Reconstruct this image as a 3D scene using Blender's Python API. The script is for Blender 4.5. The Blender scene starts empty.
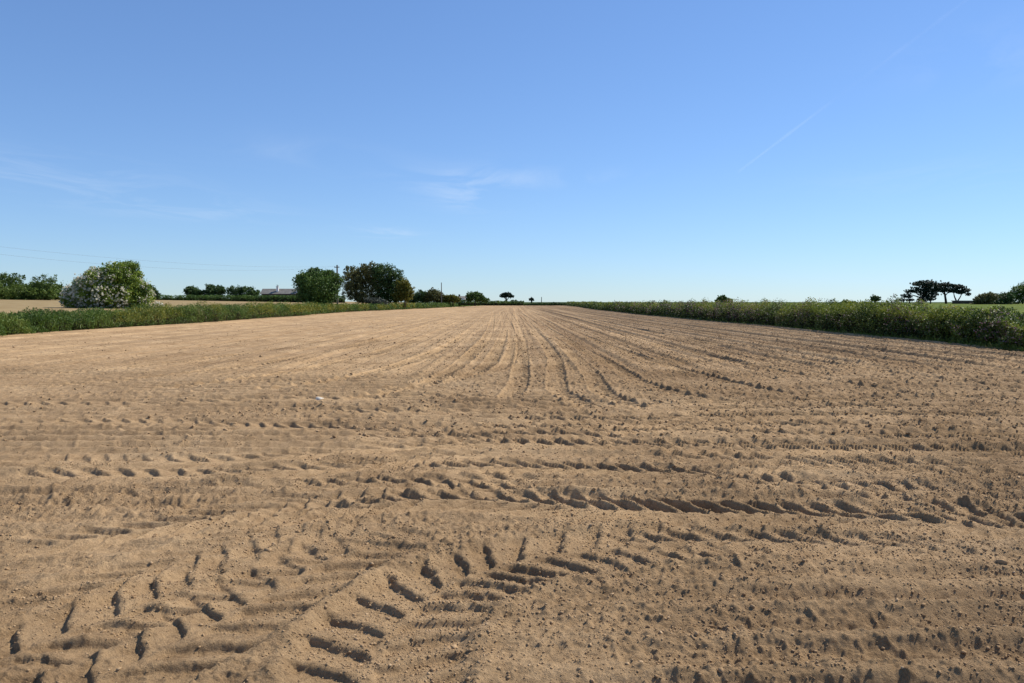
import bpy, math, random
import numpy as np
from mathutils import Vector

C = bpy.context.scene.collection
scene = bpy.context.scene
RNG = np.random.default_rng(7)

# ------------------------------------------------------------------ camera, sky, sun
F = 784.0                     # focal length in pixels of a 1024 px wide picture
CAM_H = 1.6
PITCH = math.atan(39.5 / F)
cam = bpy.data.cameras.new('camera')
cam.sensor_width = 36.0
cam.lens = 36.0 * F / 1024.0
cam.clip_start = 0.05
cam.clip_end = 120000.0
cam_ob = bpy.data.objects.new('camera', cam)
C.objects.link(cam_ob)
cam_ob.location = (0, 0, CAM_H)
cam_ob.rotation_euler = (math.pi / 2 - PITCH, 0, 0)
scene.camera = cam_ob

SUN_AZ, SUN_EL = math.radians(58), math.radians(46)     # clockwise from the view direction
world = bpy.data.worlds.new('World')
scene.world = world
world.use_nodes = True
nt = world.node_tree
nt.nodes.clear()
wo = nt.nodes.new('ShaderNodeOutputWorld')
bg = nt.nodes.new('ShaderNodeBackground')
sky = nt.nodes.new('ShaderNodeTexSky')
sky.sky_type = 'NISHITA'
sky.sun_disc = False
sky.sun_elevation = SUN_EL
sky.sun_rotation = SUN_AZ
sky.altitude = 30
sky.air_density = 1.0
sky.dust_density = 0.0
sky.ozone_density = 2.0
bg.inputs['Strength'].default_value = 0.10
# thin high cirrus wisps, mixed into the sky by direction
tc = nt.nodes.new('ShaderNodeTexCoord')
sep = nt.nodes.new('ShaderNodeSeparateXYZ')
nt.links.new(tc.outputs['Generated'], sep.inputs[0])


def wmath(op, a, b=None, clamp=False):
    n = nt.nodes.new('ShaderNodeMath')
    n.operation = op
    n.use_clamp = clamp
    for i, v in enumerate((a, b)):
        if v is None:
            continue
        if isinstance(v, (int, float)):
            n.inputs[i].default_value = v
        else:
            nt.links.new(v, n.inputs[i])
    return n.outputs[0]


zc = wmath('MAXIMUM', sep.outputs['Z'], 0.02)
cx = wmath('DIVIDE', sep.outputs['X'], zc)         # point on a flat cloud layer
cy = wmath('DIVIDE', sep.outputs['Y'], zc)
comb = nt.nodes.new('ShaderNodeCombineXYZ')
nt.links.new(wmath('MULTIPLY', cx, 0.9), comb.inputs[0])
nt.links.new(wmath('MULTIPLY', cy, 0.55), comb.inputs[1])
nz1 = nt.nodes.new('ShaderNodeTexNoise')
nz1.inputs['Scale'].default_value = 1.3
nz1.inputs['Detail'].default_value = 7
nz1.inputs['Roughness'].default_value = 0.62
nz1.inputs['Distortion'].default_value = 0.7
nt.links.new(comb.outputs[0], nz1.inputs['Vector'])


def patch(x0, y0, rx, ry, amt):
    a = wmath('DIVIDE', wmath('SUBTRACT', cx, x0), rx)
    b = wmath('DIVIDE', wmath('SUBTRACT', cy, y0), ry)
    r2 = wmath('ADD', wmath('MULTIPLY', a, a), wmath('MULTIPLY', b, b))
    e = wmath('POWER', 2.718, wmath('MULTIPLY', r2, -1.0))
    return wmath('MULTIPLY', e, amt)


def cloud_pt(px, py):
    el = (302 - py) / F
    return ((px - 512) / F / el, 1.0 / el)


mask = None
for px, py, rx, ry, am in ((470, 196, .40, 1.2, .50), (500, 180, .9, .5, .32), (385, 233, .5, .8, .42), (30, 172, .8, 1.0, .30),
                           (175, 208, .9, 1.5, .30), (300, 155, .5, .5, .14), (1005, 60, .4, .4, .25), (940, 180, 1.0, 1.0, .12)):
    x0, y0 = cloud_pt(px, py)
    p_ = patch(x0, y0, rx, ry, am)
    mask = p_ if mask is None else wmath('ADD', mask, p_)
wisp = wmath('MULTIPLY', wmath('SUBTRACT', nz1.outputs[0], 0.44), 3.0, True)
fac = wmath('MULTIPLY', mask, wisp, True)
mixc = nt.nodes.new('ShaderNodeMixRGB')
mixc.inputs[2].default_value = (6.6, 7.6, 9.0, 1)
nt.links.new(fac, mixc.inputs[0])
SKY_GAIN = 10.0 * 0.87
def wvec(op, a, b):
    n = nt.nodes.new('ShaderNodeVectorMath')
    n.operation = op
    nt.links.new(a, n.inputs[0])
    n.inputs[1].default_value = b
    return n.outputs[0]


gm = nt.nodes.new('ShaderNodeGamma')
gm.inputs['Gamma'].default_value = 0.78
nt.links.new(wvec('MULTIPLY', sky.outputs[0], (0.03, 0.03, 0.03)), gm.inputs[0])
graded = wvec('MULTIPLY', gm.outputs[0], (1.67 * SKY_GAIN, 2.25 * SKY_GAIN, 3.18 * SKY_GAIN))
nt.links.new(graded, mixc.inputs[1])
nt.links.new(mixc.outputs[0], bg.inputs['Color'])
nt.links.new(bg.outputs[0], wo.inputs['Surface'])

sun = bpy.data.lights.new('sun', 'SUN')
sun.energy = 5.0
sun.angle = math.radians(0.55)
sun.color = (1.0, 0.94, 0.85)
sun_ob = bpy.data.objects.new('sun', sun)
C.objects.link(sun_ob)
sv = Vector((math.sin(SUN_AZ) * math.cos(SUN_EL), math.cos(SUN_AZ) * math.cos(SUN_EL), math.sin(SUN_EL)))
sun_ob.rotation_euler = sv.to_track_quat('Z', 'Y').to_euler()
sun_ob.location = (40, 40, 60)

vs = scene.view_settings
vs.view_transform = 'Standard'
vs.look = 'None'
vs.exposure = 0.2
vs.gamma = 1.0
vs.use_curve_mapping = False

# ------------------------------------------------------------------ helpers
CP, SP = math.cos(PITCH), math.sin(PITCH)


def ray(px, py):
    u = (px - 512.0) / F
    v = (341.5 - py) / F
    return np.array([u, CP + v * SP, -SP + v * CP])


def G(px, py, z=0.0):
    """where a sight line meets the level z"""
    d = ray(px, py)
    t = (z - CAM_H) / d[2]
    return np.array([d[0] * t, d[1] * t, z])


def P(px, py, D):
    """a point at distance D along the view"""
    d = ray(px, py)
    t = D / d[1]
    return np.array([d[0] * t, D, CAM_H + d[2] * t])


def smooth(a, b, x):
    t = np.clip((x - a) / (b - a), 0, 1)
    return t * t * (3 - 2 * t)


_perm = np.random.default_rng(11).permutation(1024).astype(np.int64)
_ang = np.random.default_rng(12).uniform(0, 2 * math.pi, 1024)
_gx, _gy = np.cos(_ang), np.sin(_ang)


def noise2(x, y, seed=0):
    """gradient noise, about -0.7..0.7"""
    x = np.asarray(x, dtype=np.float64) + seed * 17.31
    y = np.asarray(y, dtype=np.float64) - seed * 9.17
    xi = np.floor(x).astype(np.int64)
    yi = np.floor(y).astype(np.int64)
    fx, fy = x - xi, y - yi
    u = fx * fx * fx * (fx * (fx * 6 - 15) + 10)
    v = fy * fy * fy * (fy * (fy * 6 - 15) + 10)

    def g(ix, iy, dx, dy):
        h = _perm[(_perm[ix & 1023] + iy + seed) & 1023]
        return _gx[h] * dx + _gy[h] * dy
    a = g(xi, yi, fx, fy)
    b = g(xi + 1, yi, fx - 1, fy)
    c = g(xi, yi + 1, fx, fy - 1)
    d = g(xi + 1, yi + 1, fx - 1, fy - 1)
    return (a + (b - a) * u) * (1 - v) + (c + (d - c) * u) * v


def tagit(o, label=None, cat=None, group=None, kind=None):
    if label:
        o['label'] = label
    if cat:
        o['category'] = cat
    if group:
        o['group'] = group
    if kind:
        o['kind'] = kind
    return o


def thing(name, label, cat, loc, group=None):
    o = bpy.data.objects.new(name, None)
    C.objects.link(o)
    o.location = Vector([float(v) for v in loc])
    o.empty_display_size = 0.3
    return tagit(o, label, cat, group)


def np_mesh(name, verts, faces, mat, parent=None, smooth_shade=False, attrs=None):
    """verts Nx3; faces MxK (all the same K)"""
    verts = np.asarray(verts, dtype=np.float32)
    faces = np.asarray(faces, dtype=np.int32)
    me = bpy.data.meshes.new(name)
    k = faces.shape[1]
    me.vertices.add(len(verts))
    me.vertices.foreach_set('co', verts.ravel())
    me.loops.add(faces.size)
    me.loops.foreach_set('vertex_index', faces.ravel())
    me.polygons.add(len(faces))
    me.polygons.foreach_set('loop_start', np.arange(0, faces.size, k, dtype=np.int32))
    me.polygons.foreach_set('loop_total', np.full(len(faces), k, dtype=np.int32))
    if smooth_shade:
        me.polygons.foreach_set('use_smooth', np.ones(len(faces), dtype=bool))
    me.update(calc_edges=True)
    if attrs:
        for an, av in attrs.items():
            at = me.attributes.new(an, 'FLOAT', 'POINT')
            at.data.foreach_set('value', np.asarray(av, dtype=np.float32))
    me.materials.append(mat)
    o = bpy.data.objects.new(name, me)
    C.objects.link(o)
    if parent is not None:
        o.parent = parent
    return o


def grid_faces(nr, nc):
    i = np.arange(nr - 1)[:, None] * nc + np.arange(nc - 1)[None, :]
    i = i.ravel()
    return np.stack([i, i + 1, i + nc + 1, i + nc], 1)


class Poly:
    """collects quads and triangles-as-quads of boxes, tubes and prisms"""

    def __init__(self):
        self.v, self.f, self.n = [], [], 0

    def add(self, v, f):
        self.v.append(np.asarray(v, dtype=float))
        self.f += [tuple(i + self.n for i in q) for q in f]
        self.n += len(v)

    def box(self, x0, x1, y0, y1, z0, z1):
        v = [(x, y, z) for z in (z0, z1) for y in (y0, y1) for x in (x0, x1)]
        self.add(v, [(0, 2, 3, 1), (4, 5, 7, 6), (0, 1, 5, 4), (2, 6, 7, 3), (0, 4, 6, 2), (1, 3, 7, 5)])

    def tube(self, pts, radii, sides=8):
        pts = np.asarray(pts, dtype=float)
        n = len(pts)
        tan = np.gradient(pts, axis=0)
        tan /= np.linalg.norm(tan, axis=1)[:, None] + 1e-9
        ref = np.array([0.13, 1.0, 0.07]) if abs(tan[0][2]) > 0.6 else np.array([0.05, 0.07, 1.0])
        vs_ = []
        for i in range(n):
            a = np.cross(tan[i], ref)
            a /= np.linalg.norm(a) + 1e-9
            b = np.cross(tan[i], a)
            for k in range(sides):
                t = 2 * math.pi * k / sides
                vs_.append(pts[i] + radii[i] * (math.cos(t) * a + math.sin(t) * b))
        f = []
        for i in range(n - 1):
            for k in range(sides):
                k2 = (k + 1) % sides
                f.append((i * sides + k, i * sides + k2, (i + 1) * sides + k2, (i + 1) * sides + k))
        f.append(tuple(range(sides - 1, -1, -1)))
        f.append(tuple((n - 1) * sides + k for k in range(sides)))
        self.add(vs_, f)

    def build(self, name, mat, parent=None, smooth_shade=False):
        me = bpy.data.meshes.new(name)
        me.from_pydata(np.concatenate(self.v).tolist(), [], self.f)
        me.update()
        if smooth_shade:
            for p_ in me.polygons:
                p_.use_smooth = True
        me.materials.append(mat)
        o = bpy.data.objects.new(name, me)
        C.objects.link(o)
        if parent is not None:
            o.parent = parent
        return o


# ------------------------------------------------------------------ materials
def new_mat(name):
    m = bpy.data.materials.new(name)
    m.use_nodes = True
    t = m.node_tree
    t.nodes.clear()
    out = t.nodes.new('ShaderNodeOutputMaterial')
    return m, t, out


def ramp(t, stops):
    r = t.nodes.new('ShaderNodeValToRGB')
    el = r.color_ramp.elements
    while len(el) < len(stops):
        el.new(0.5)
    for e, (p_, c) in zip(el, stops):
        e.position = p_
        e.color = (*c, 1)
    return r


def leaf_mat(name, cols, clump=1.2, trans=0.3, rough=0.55, spec=0.25):
    """leaf colour: per leaf and per clump variation, part of the light let through"""
    m, t, out = new_mat(name)
    geo = t.nodes.new('ShaderNodeNewGeometry')
    tcn = t.nodes.new('ShaderNodeTexCoord')
    nz = t.nodes.new('ShaderNodeTexNoise')
    nz.inputs['Scale'].default_value = clump
    nz.inputs['Detail'].default_value = 2.5
    t.links.new(tcn.outputs['Object'], nz.inputs['Vector'])
    ma = t.nodes.new('ShaderNodeMath')
    ma.operation = 'MULTIPLY_ADD'
    t.links.new(geo.outputs['Random Per Island'], ma.inputs[0])
    ma.inputs[1].default_value = 0.45
    mb = t.nodes.new('ShaderNodeMath')
    mb.operation = 'MULTIPLY_ADD'
    t.links.new(nz.outputs[0], mb.inputs[0])
    mb.inputs[1].default_value = 1.7
    mb.inputs[2].default_value = -0.58
    t.links.new(mb.outputs[0], ma.inputs[2])
    n = len(cols)
    r = ramp(t, [(i / (n - 1), c) for i, c in enumerate(cols)])
    t.links.new(ma.outputs[0], r.inputs[0])
    b = t.nodes.new('ShaderNodeBsdfPrincipled')
    b.inputs['Roughness'].default_value = rough
    b.inputs['Specular IOR Level'].default_value = spec
    t.links.new(r.outputs[0], b.inputs['Base Color'])
    tr = t.nodes.new('ShaderNodeBsdfTranslucent')
    t.links.new(r.outputs[0], tr.inputs['Color'])
    mx = t.nodes.new('ShaderNodeMixShader')
    mx.inputs[0].default_value = trans
    t.links.new(b.outputs[0], mx.inputs[1])
    t.links.new(tr.outputs[0], mx.inputs[2])
    t.links.new(mx.outputs[0], out.inputs[0])
    return m


def plain_mat(name, c1, c2, scale=8.0, rough=0.8, bump=0.0, stretch=None, detail=5):
    m, t, out = new_mat(name)
    tcn = t.nodes.new('ShaderNodeTexCoord')
    mp = t.nodes.new('ShaderNodeMapping')
    if stretch:
        mp.inputs['Scale'].default_value = stretch
    t.links.new(tcn.outputs['Object'], mp.inputs[0])
    nz = t.nodes.new('ShaderNodeTexNoise')
    nz.inputs['Scale'].default_value = scale
    nz.inputs['Detail'].default_value = detail
    t.links.new(mp.outputs[0], nz.inputs['Vector'])
    r = ramp(t, [(0.3, c1), (0.7, c2)])
    t.links.new(nz.outputs[0], r.inputs[0])
    b = t.nodes.new('ShaderNodeBsdfPrincipled')
    b.inputs['Roughness'].default_value = rough
    b.inputs['Specular IOR Level'].default_value = 0.02 if rough > 0.85 else 0.15
    t.links.new(r.outputs[0], b.inputs['Base Color'])
    if bump:
        bp = t.nodes.new('ShaderNodeBump')
        bp.inputs['Distance'].default_value = bump
        t.links.new(nz.outputs[0], bp.inputs['Height'])
        t.links.new(bp.outputs[0], b.inputs['Normal'])
    t.links.new(b.outputs[0], out.inputs[0])
    return m


def soil_mat():
    m, t, out = new_mat('tilled_soil')
    tcn = t.nodes.new('ShaderNodeTexCoord')

    def nz(scale, detail, rough=0.6):
        n = t.nodes.new('ShaderNodeTexNoise')
        n.inputs['Scale'].default_value = scale
        n.inputs['Detail'].default_value = detail
        n.inputs['Roughness'].default_value = rough
        t.links.new(tcn.outputs['Object'], n.inputs['Vector'])
        return n.outputs[0]

    def mix(kind, f, a, b):
        n = t.nodes.new('ShaderNodeMixRGB')
        n.blend_type = kind
        for i, v in enumerate((f, a, b)):
            if isinstance(v, (int, float)):
                n.inputs[i].default_value = v
            elif isinstance(v, tuple):
                n.inputs[i].default_value = (*v, 1)
            else:
                t.links.new(v, n.inputs[i])
        return n.outputs[0]
    big = ramp(t, [(0.30, (0.296, 0.194, 0.102)), (0.52, (0.388, 0.259, 0.138)), (0.75, (0.468, 0.322, 0.180))])
    t.links.new(nz(0.45, 6), big.inputs[0])
    fine = ramp(t, [(0.34, (0.62, 0.60, 0.58)), (0.5, (1, 1, 1)), (0.72, (1.14, 1.13, 1.10))])
    t.links.new(nz(26, 8, 0.72), fine.inputs[0])
    grain = ramp(t, [(0.32, (0.74, 0.72, 0.70)), (0.5, (1, 1, 1)), (0.7, (1.10, 1.10, 1.10))])
    t.links.new(nz(120, 5, 0.7), grain.inputs[0])
    mot = ramp(t, [(0.33, (0.80, 0.78, 0.76)), (0.52, (1, 1, 1)), (0.72, (1.16, 1.17, 1.18))])
    t.links.new(nz(5.0, 6, 0.65), mot.inputs[0])
    c = mix('MULTIPLY', 0.75, big.outputs[0], fine.outputs[0])
    c = mix('MULTIPLY', 0.8, c, grain.outputs[0])
    c = mix('MULTIPLY', 0.85, c, mot.outputs[0])
    at = t.nodes.new('ShaderNodeAttribute')
    at.attribute_name = 'dry'  # dryness, plus shade painted into the soil colour on the right
    tint = ramp(t, [(0.0, (0.74, 0.71, 0.68)), (0.5, (1, 1, 1)), (1.0, (1.28, 1.28, 1.26))])
    t.links.new(at.outputs['Fac'], tint.inputs[0])
    c = mix('MULTIPLY', 1.0, c, tint.outputs[0])
    b = t.nodes.new('ShaderNodeBsdfPrincipled')
    b.inputs['Roughness'].default_value = 0.95
    b.inputs['Specular IOR Level'].default_value = 0.08
    t.links.new(c, b.inputs['Base Color'])
    bp = t.nodes.new('ShaderNodeBump')
    bp.inputs['Distance'].default_value = 0.022
    bp.inputs['Strength'].default_value = 0.9
    t.links.new(nz(70, 7, 0.72), bp.inputs['Height'])
    t.links.new(bp.outputs[0], b.inputs['Normal'])
    t.links.new(b.outputs[0], out.inputs[0])
    return m


M = {}
M['soil'] = soil_mat()
M['clod'] = leaf_mat('clod_soil', [(0.24, 0.155, 0.083), (0.33, 0.218, 0.118), (0.38, 0.255, 0.140), (0.47, 0.335, 0.20)], 6.0, 0.0, 0.95, 0.02)
M['stone'] = plain_mat('pale_stone', (0.55, 0.48, 0.36), (0.80, 0.74, 0.62), 40, 0.7, 0.004)
M['stubble'] = plain_mat('dry_stubble', (0.22, 0.155, 0.075), (0.36, 0.27, 0.14), 0.6, 0.95, 0.03, detail=8)
M['crop'] = plain_mat('green_crop', (0.055, 0.095, 0.016), (0.17, 0.19, 0.045), 0.22, 1.0, 0.05, detail=11)
M['grassland'] = plain_mat('far_grassland', (0.040, 0.065, 0.018), (0.085, 0.115, 0.035), 0.03, 0.9, 0.0, detail=8)
M['subsoil'] = plain_mat('subsoil', (0.10, 0.065, 0.035), (0.17, 0.11, 0.06), 1.0, 0.95)
M['bark'] = plain_mat('bark', (0.055, 0.042, 0.030), (0.14, 0.11, 0.08), 3, 0.9, 0.02, (1, 1, 0.3))
M['dark_bark'] = plain_mat('dark_bark', (0.025, 0.020, 0.015), (0.06, 0.045, 0.035), 3, 0.9, 0.02, (1, 1, 0.3))
M['core'] = plain_mat('dark_hedge_core', (0.012, 0.012, 0.006), (0.04, 0.034, 0.018), 6, 0.95, 0.05)  # filler colour, the shade inside a hedge is put into it
M['pole'] = plain_mat('weathered_pole', (0.10, 0.085, 0.065), (0.19, 0.165, 0.13), 3, 0.85, 0.004, (4, 4, 0.4))
M['wire'] = plain_mat('dull_wire', (0.10, 0.10, 0.11), (0.16, 0.16, 0.17), 3, 0.5)
M['slate'] = plain_mat('grey_slate', (0.15, 0.14, 0.125), (0.24, 0.225, 0.20), 1.5, 0.9, 0.02)
M['render'] = plain_mat('white_render', (0.62, 0.61, 0.58), (0.80, 0.79, 0.76), 1.5, 0.8)
M['dark_wall'] = plain_mat('dark_boards', (0.035, 0.033, 0.03), (0.07, 0.065, 0.06), 2, 0.8)
M['glass'] = plain_mat('dark_pane', (0.02, 0.025, 0.03), (0.05, 0.055, 0.06), 1, 0.15)
M['rust'] = plain_mat('brown_sheet', (0.07, 0.05, 0.035), (0.12, 0.09, 0.06), 2, 0.7)

M['hedge'] = leaf_mat('hedge_leaves', [(0.018, 0.034, 0.007), (0.051, 0.084, 0.016), (0.095, 0.140, 0.022), (0.156, 0.191, 0.034), (0.146, 0.106, 0.084)], 0.5, 0.16)
M['hedge_top'] = leaf_mat('yellow_green_herbs', [(0.110, 0.165, 0.022), (0.209, 0.253, 0.033), (0.352, 0.341, 0.055)], 0.5, 0.3)
M['verge'] = leaf_mat('verge_leaves', [(0.022, 0.046, 0.009), (0.061, 0.116, 0.018), (0.121, 0.187, 0.028), (0.231, 0.264, 0.055)], 0.38)
M['grass'] = leaf_mat('grass_blades', [(0.046, 0.092, 0.014), (0.098, 0.161, 0.025), (0.172, 0.218, 0.046), (0.276, 0.241, 0.103)], 0.35, 0.35)
M['yellow_herb'] = leaf_mat('yellowish_herbs', [(0.10, 0.14, 0.02), (0.24, 0.23, 0.03), (0.42, 0.36, 0.06)], 0.6, 0.3)
M['straw'] = leaf_mat('dry_grass', [(0.20, 0.15, 0.07), (0.33, 0.26, 0.13), (0.42, 0.34, 0.19)], 0.4, 0.2)
M['yellow'] = leaf_mat('yellow_flowers', [(0.30, 0.27, 0.03), (0.46, 0.40, 0.05), (0.55, 0.47, 0.10)], 0.8, 0.25)
M['pink'] = leaf_mat('pink_flowers', [(0.16, 0.07, 0.11), (0.30, 0.15, 0.22), (0.38, 0.22, 0.28)], 0.8, 0.25)
M['white'] = leaf_mat('white_blossom', [(0.66, 0.62, 0.46), (0.80, 0.76, 0.62), (0.88, 0.85, 0.74)], 1.5, 0.4)
M['hawthorn'] = leaf_mat('hawthorn_leaves', [(0.074, 0.125, 0.025), (0.162, 0.238, 0.041), (0.275, 0.362, 0.055), (0.374, 0.425, 0.074)], 0.9)
M['dark_leaf'] = leaf_mat('dark_leaves', [(0.026, 0.050, 0.014), (0.062, 0.112, 0.030), (0.124, 0.200, 0.044)], 0.25, 0.2)
M['bush_leaf'] = leaf_mat('bush_leaves', [(0.037, 0.075, 0.017), (0.083, 0.149, 0.030), (0.144, 0.227, 0.041)], 0.5, 0.25)
M['scrub_leaf'] = leaf_mat('scrub_leaves', [(0.048, 0.085, 0.016), (0.103, 0.159, 0.030), (0.166, 0.228, 0.041)], 0.35, 0.25)
M['olive_leaf'] = leaf_mat('olive_leaves', [(0.068, 0.073, 0.023), (0.136, 0.140, 0.046), (0.227, 0.216, 0.080)], 0.3, 0.25)
M['golden_leaf'] = leaf_mat('golden_leaves', [(0.075, 0.083, 0.015), (0.165, 0.165, 0.027), (0.285, 0.247, 0.045)], 0.4, 0.3)
M['pine_leaf'] = leaf_mat('pine_needles', [(0.011, 0.021, 0.014), (0.022, 0.044, 0.022), (0.049, 0.075, 0.033)], 0.2, 0.1)
M['grey_leaf'] = leaf_mat('grey_leaves', [(0.035, 0.045, 0.030), (0.09, 0.105, 0.075), (0.19, 0.20, 0.16)], 0.5, 0.2)

# ------------------------------------------------------------------ field outline
EDGE_R = np.array([G(1024, 352), G(944, 343.3), G(866, 336.2), G(790, 328.6), G(700, 320.2), G(645, 315), G(592, 309.4), G(578, 306.9)])
EDGE_L = np.array([G(0, 337), G(80, 330.8), G(155, 326), G(220, 321.9), G(300, 316), G(345, 312.2), G(432, 308.2), G(484, 305.6)])
Y_END = 352.0


def x_right(y):
    return np.interp(y, np.r_[-50, EDGE_R[:, 1], 420], np.r_[16.2, EDGE_R[:, 0], EDGE_R[-1, 0] + 4])


def x_left(y):
    return np.interp(y, np.r_[-50, EDGE_L[:, 1], 420], np.r_[-22.6, EDGE_L[:, 0], EDGE_L[-1, 0] + 1])


def left_z(x, y):
    d = x_left(y) - x
    return smooth(0.4, 3.2, d) * (1.05 + 0.0155 * np.clip(-x - 25, 0, 90) + 0.10 * noise2(x * 0.03, y * 0.03, 3))


def right_z(x, y):
    d = x - x_right(y)
    return smooth(0.5, 3.0, d) * (0.88 + 0.12 * smooth(60, 200, y) + 0.08 * noise2(x * 0.03, y * 0.03, 5))


# ------------------------------------------------------------------ tyre tracks (centre lines on the ground)
def curve(pts, step=0.06):
    """Catmull-Rom through ground points -> dense samples with tangents and arc length"""
    p_ = np.asarray(pts, dtype=float)[:, :2]
    p_ = np.vstack([2 * p_[0] - p_[1], p_, 2 * p_[-1] - p_[-2]])
    out = []
    for i in range(1, len(p_) - 2):
        a, b, c, d = p_[i - 1:i + 3]
        n = max(4, int(np.linalg.norm(c - b) / step))
        t = np.linspace(0, 1, n, endpoint=False)[:, None]
        out.append(0.5 * ((2 * b) + (c - a) * t + (2 * a - 5 * b + 4 * c - d) * t ** 2 + (3 * b - a - 3 * c + d) * t ** 3))
    q = np.vstack(out)
    tan = np.gradient(q, axis=0)
    tan /= np.linalg.norm(tan, axis=1)[:, None] + 1e-9
    s = np.r_[0, np.cumsum(np.linalg.norm(np.diff(q, axis=0), axis=1))]
    return q, tan, s


TRACKS = []


def track(pix, width=0.62, sink=0.02, lug=0.045, pitch=0.23, sgn=1.0, berm=0.018, seed=0, step=0.06, tan=0.95):
    q, tn, s = curve([G(*p_) for p_ in pix], step)
    TRACKS.append(dict(q=q, t=tn, s=s, w=width, sink=sink, lug=lug, pitch=pitch, sgn=sgn, berm=berm, seed=seed, tan=tan, rev=float((tn.mean(0) * np.array([math.sin(SUN_AZ), math.cos(SUN_AZ)])).sum()) > 0))


# headland passes, running across in front of the camera
track([(180, 528), (330, 507), (450, 500), (600, 507), (740, 512), (880, 518), (1040, 528), (1300, 545)], 0.80, 0.014, 0.050, 0.235, -1, 0.016, 1)
track([(420, 438), (560, 443), (700, 446), (860, 449), (1040, 455), (1300, 462)], 0.80, 0.014, 0.066, 0.25, -1, 0.016, 2)
track([(360, 468), (500, 466), (640, 470), (760, 478), (850, 492), (960, 512), (1100, 545)], 0.60, 0.010, 0.050, 0.24, -1, 0.012, 3)
track([(480, 421), (620, 419), (760, 416), (900, 415), (1060, 417)], 0.70, 0.010, 0.065, 0.30, -1, 0.012, 4)
track([(0, 455), (120, 462), (260, 458), (380, 448), (520, 441)], 0.6, 0.008, 0.034, 0.25, -1, 0.012, 5)
track([(-60, 425), (120, 422), (300, 428), (470, 432)], 0.6, 0.006, 0.030, 0.25, -1, 0.01, 6)
track([(560, 432), (700, 430), (850, 436), (1000, 437), (1200, 440)], 0.6, 0.008, 0.045, 0.26, -1, 0.012, 18)
track([(250, 486), (380, 482), (470, 486), (560, 496)], 0.55, 0.008, 0.055, 0.25, -1, 0.012, 19)
track([(680, 470), (800, 466), (930, 472), (1100, 480)], 0.6, 0.008, 0.050, 0.26, -1, 0.012, 20)
track([(540, 405), (680, 404), (820, 400), (1000, 398)], 0.6, 0.008, 0.050, 0.30, -1, 0.012, 21)
track([(300, 412), (420, 412), (540, 408), (640, 402)], 0.6, 0.008, 0.045, 0.30, -1, 0.012, 22)
track([(60, 500), (200, 490), (330, 478), (420, 462)], 0.55, 0.006, 0.030, 0.25, -1, 0.010, 23)
track([(600, 458), (740, 458), (880, 464), (1060, 470)], 0.55, 0.008, 0.045, 0.25, -1, 0.012, 51)
track([(440, 428), (560, 426), (700, 422), (840, 424)], 0.55, 0.008, 0.045, 0.27, -1, 0.012, 52)
track([(640, 412), (780, 408), (900, 407), (1060, 408)], 0.6, 0.008, 0.055, 0.30, -1, 0.012, 53)
track([(330, 438), (450, 436), (560, 434), (660, 440)], 0.55, 0.006, 0.040, 0.26, -1, 0.012, 54)
# turns in the near left corner
track([(352, 760), (368, 690), (392, 630), (440, 588), (510, 563), (590, 549), (700, 540), (840, 537)], 0.80, 0.010, 0.034, 0.23, 1, 0.020, 7, tan=0.5)
track([(-40, 760), (60, 700), (150, 655), (235, 612), (300, 575), (360, 545), (430, 522)], 0.75, 0.010, 0.032, 0.24, 1, 0.018, 8, tan=0.6)
track([(-80, 640), (60, 600), (180, 560), (270, 528), (340, 508)], 0.60, 0.008, 0.028, 0.25, -1, 0.016, 10)
track([(-100, 720), (0, 660), (100, 622), (200, 585), (290, 552), (380, 530), (480, 519)], 0.60, 0.006, 0.026, 0.24, 1, 0.016, 25, tan=0.6)
track([(-60, 560), (80, 540), (220, 515), (340, 492), (460, 478), (600, 480)], 0.6, 0.006, 0.030, 0.25, -1, 0.012, 27)
track([(-60, 482), (80, 476), (200, 474), (330, 468), (450, 455), (560, 452)], 0.6, 0.006, 0.034, 0.25, -1, 0.012, 28)
track([(560, 545), (700, 540), (860, 545), (1060, 560)], 0.5, 0.006, 0.030, 0.24, -1, 0.012, 29)
track([(-60, 404), (120, 404), (260, 400), (400, 398), (540, 396)], 0.7, 0.008, 0.040, 0.32, -1, 0.012, 45)
track([(600, 425), (760, 424), (900, 426), (1060, 428)], 0.6, 0.008, 0.055, 0.28, -1, 0.012, 46)
track([(700, 488), (820, 484), (940, 492), (1080, 505)], 0.55, 0.008, 0.045, 0.24, -1, 0.012, 47)
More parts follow.
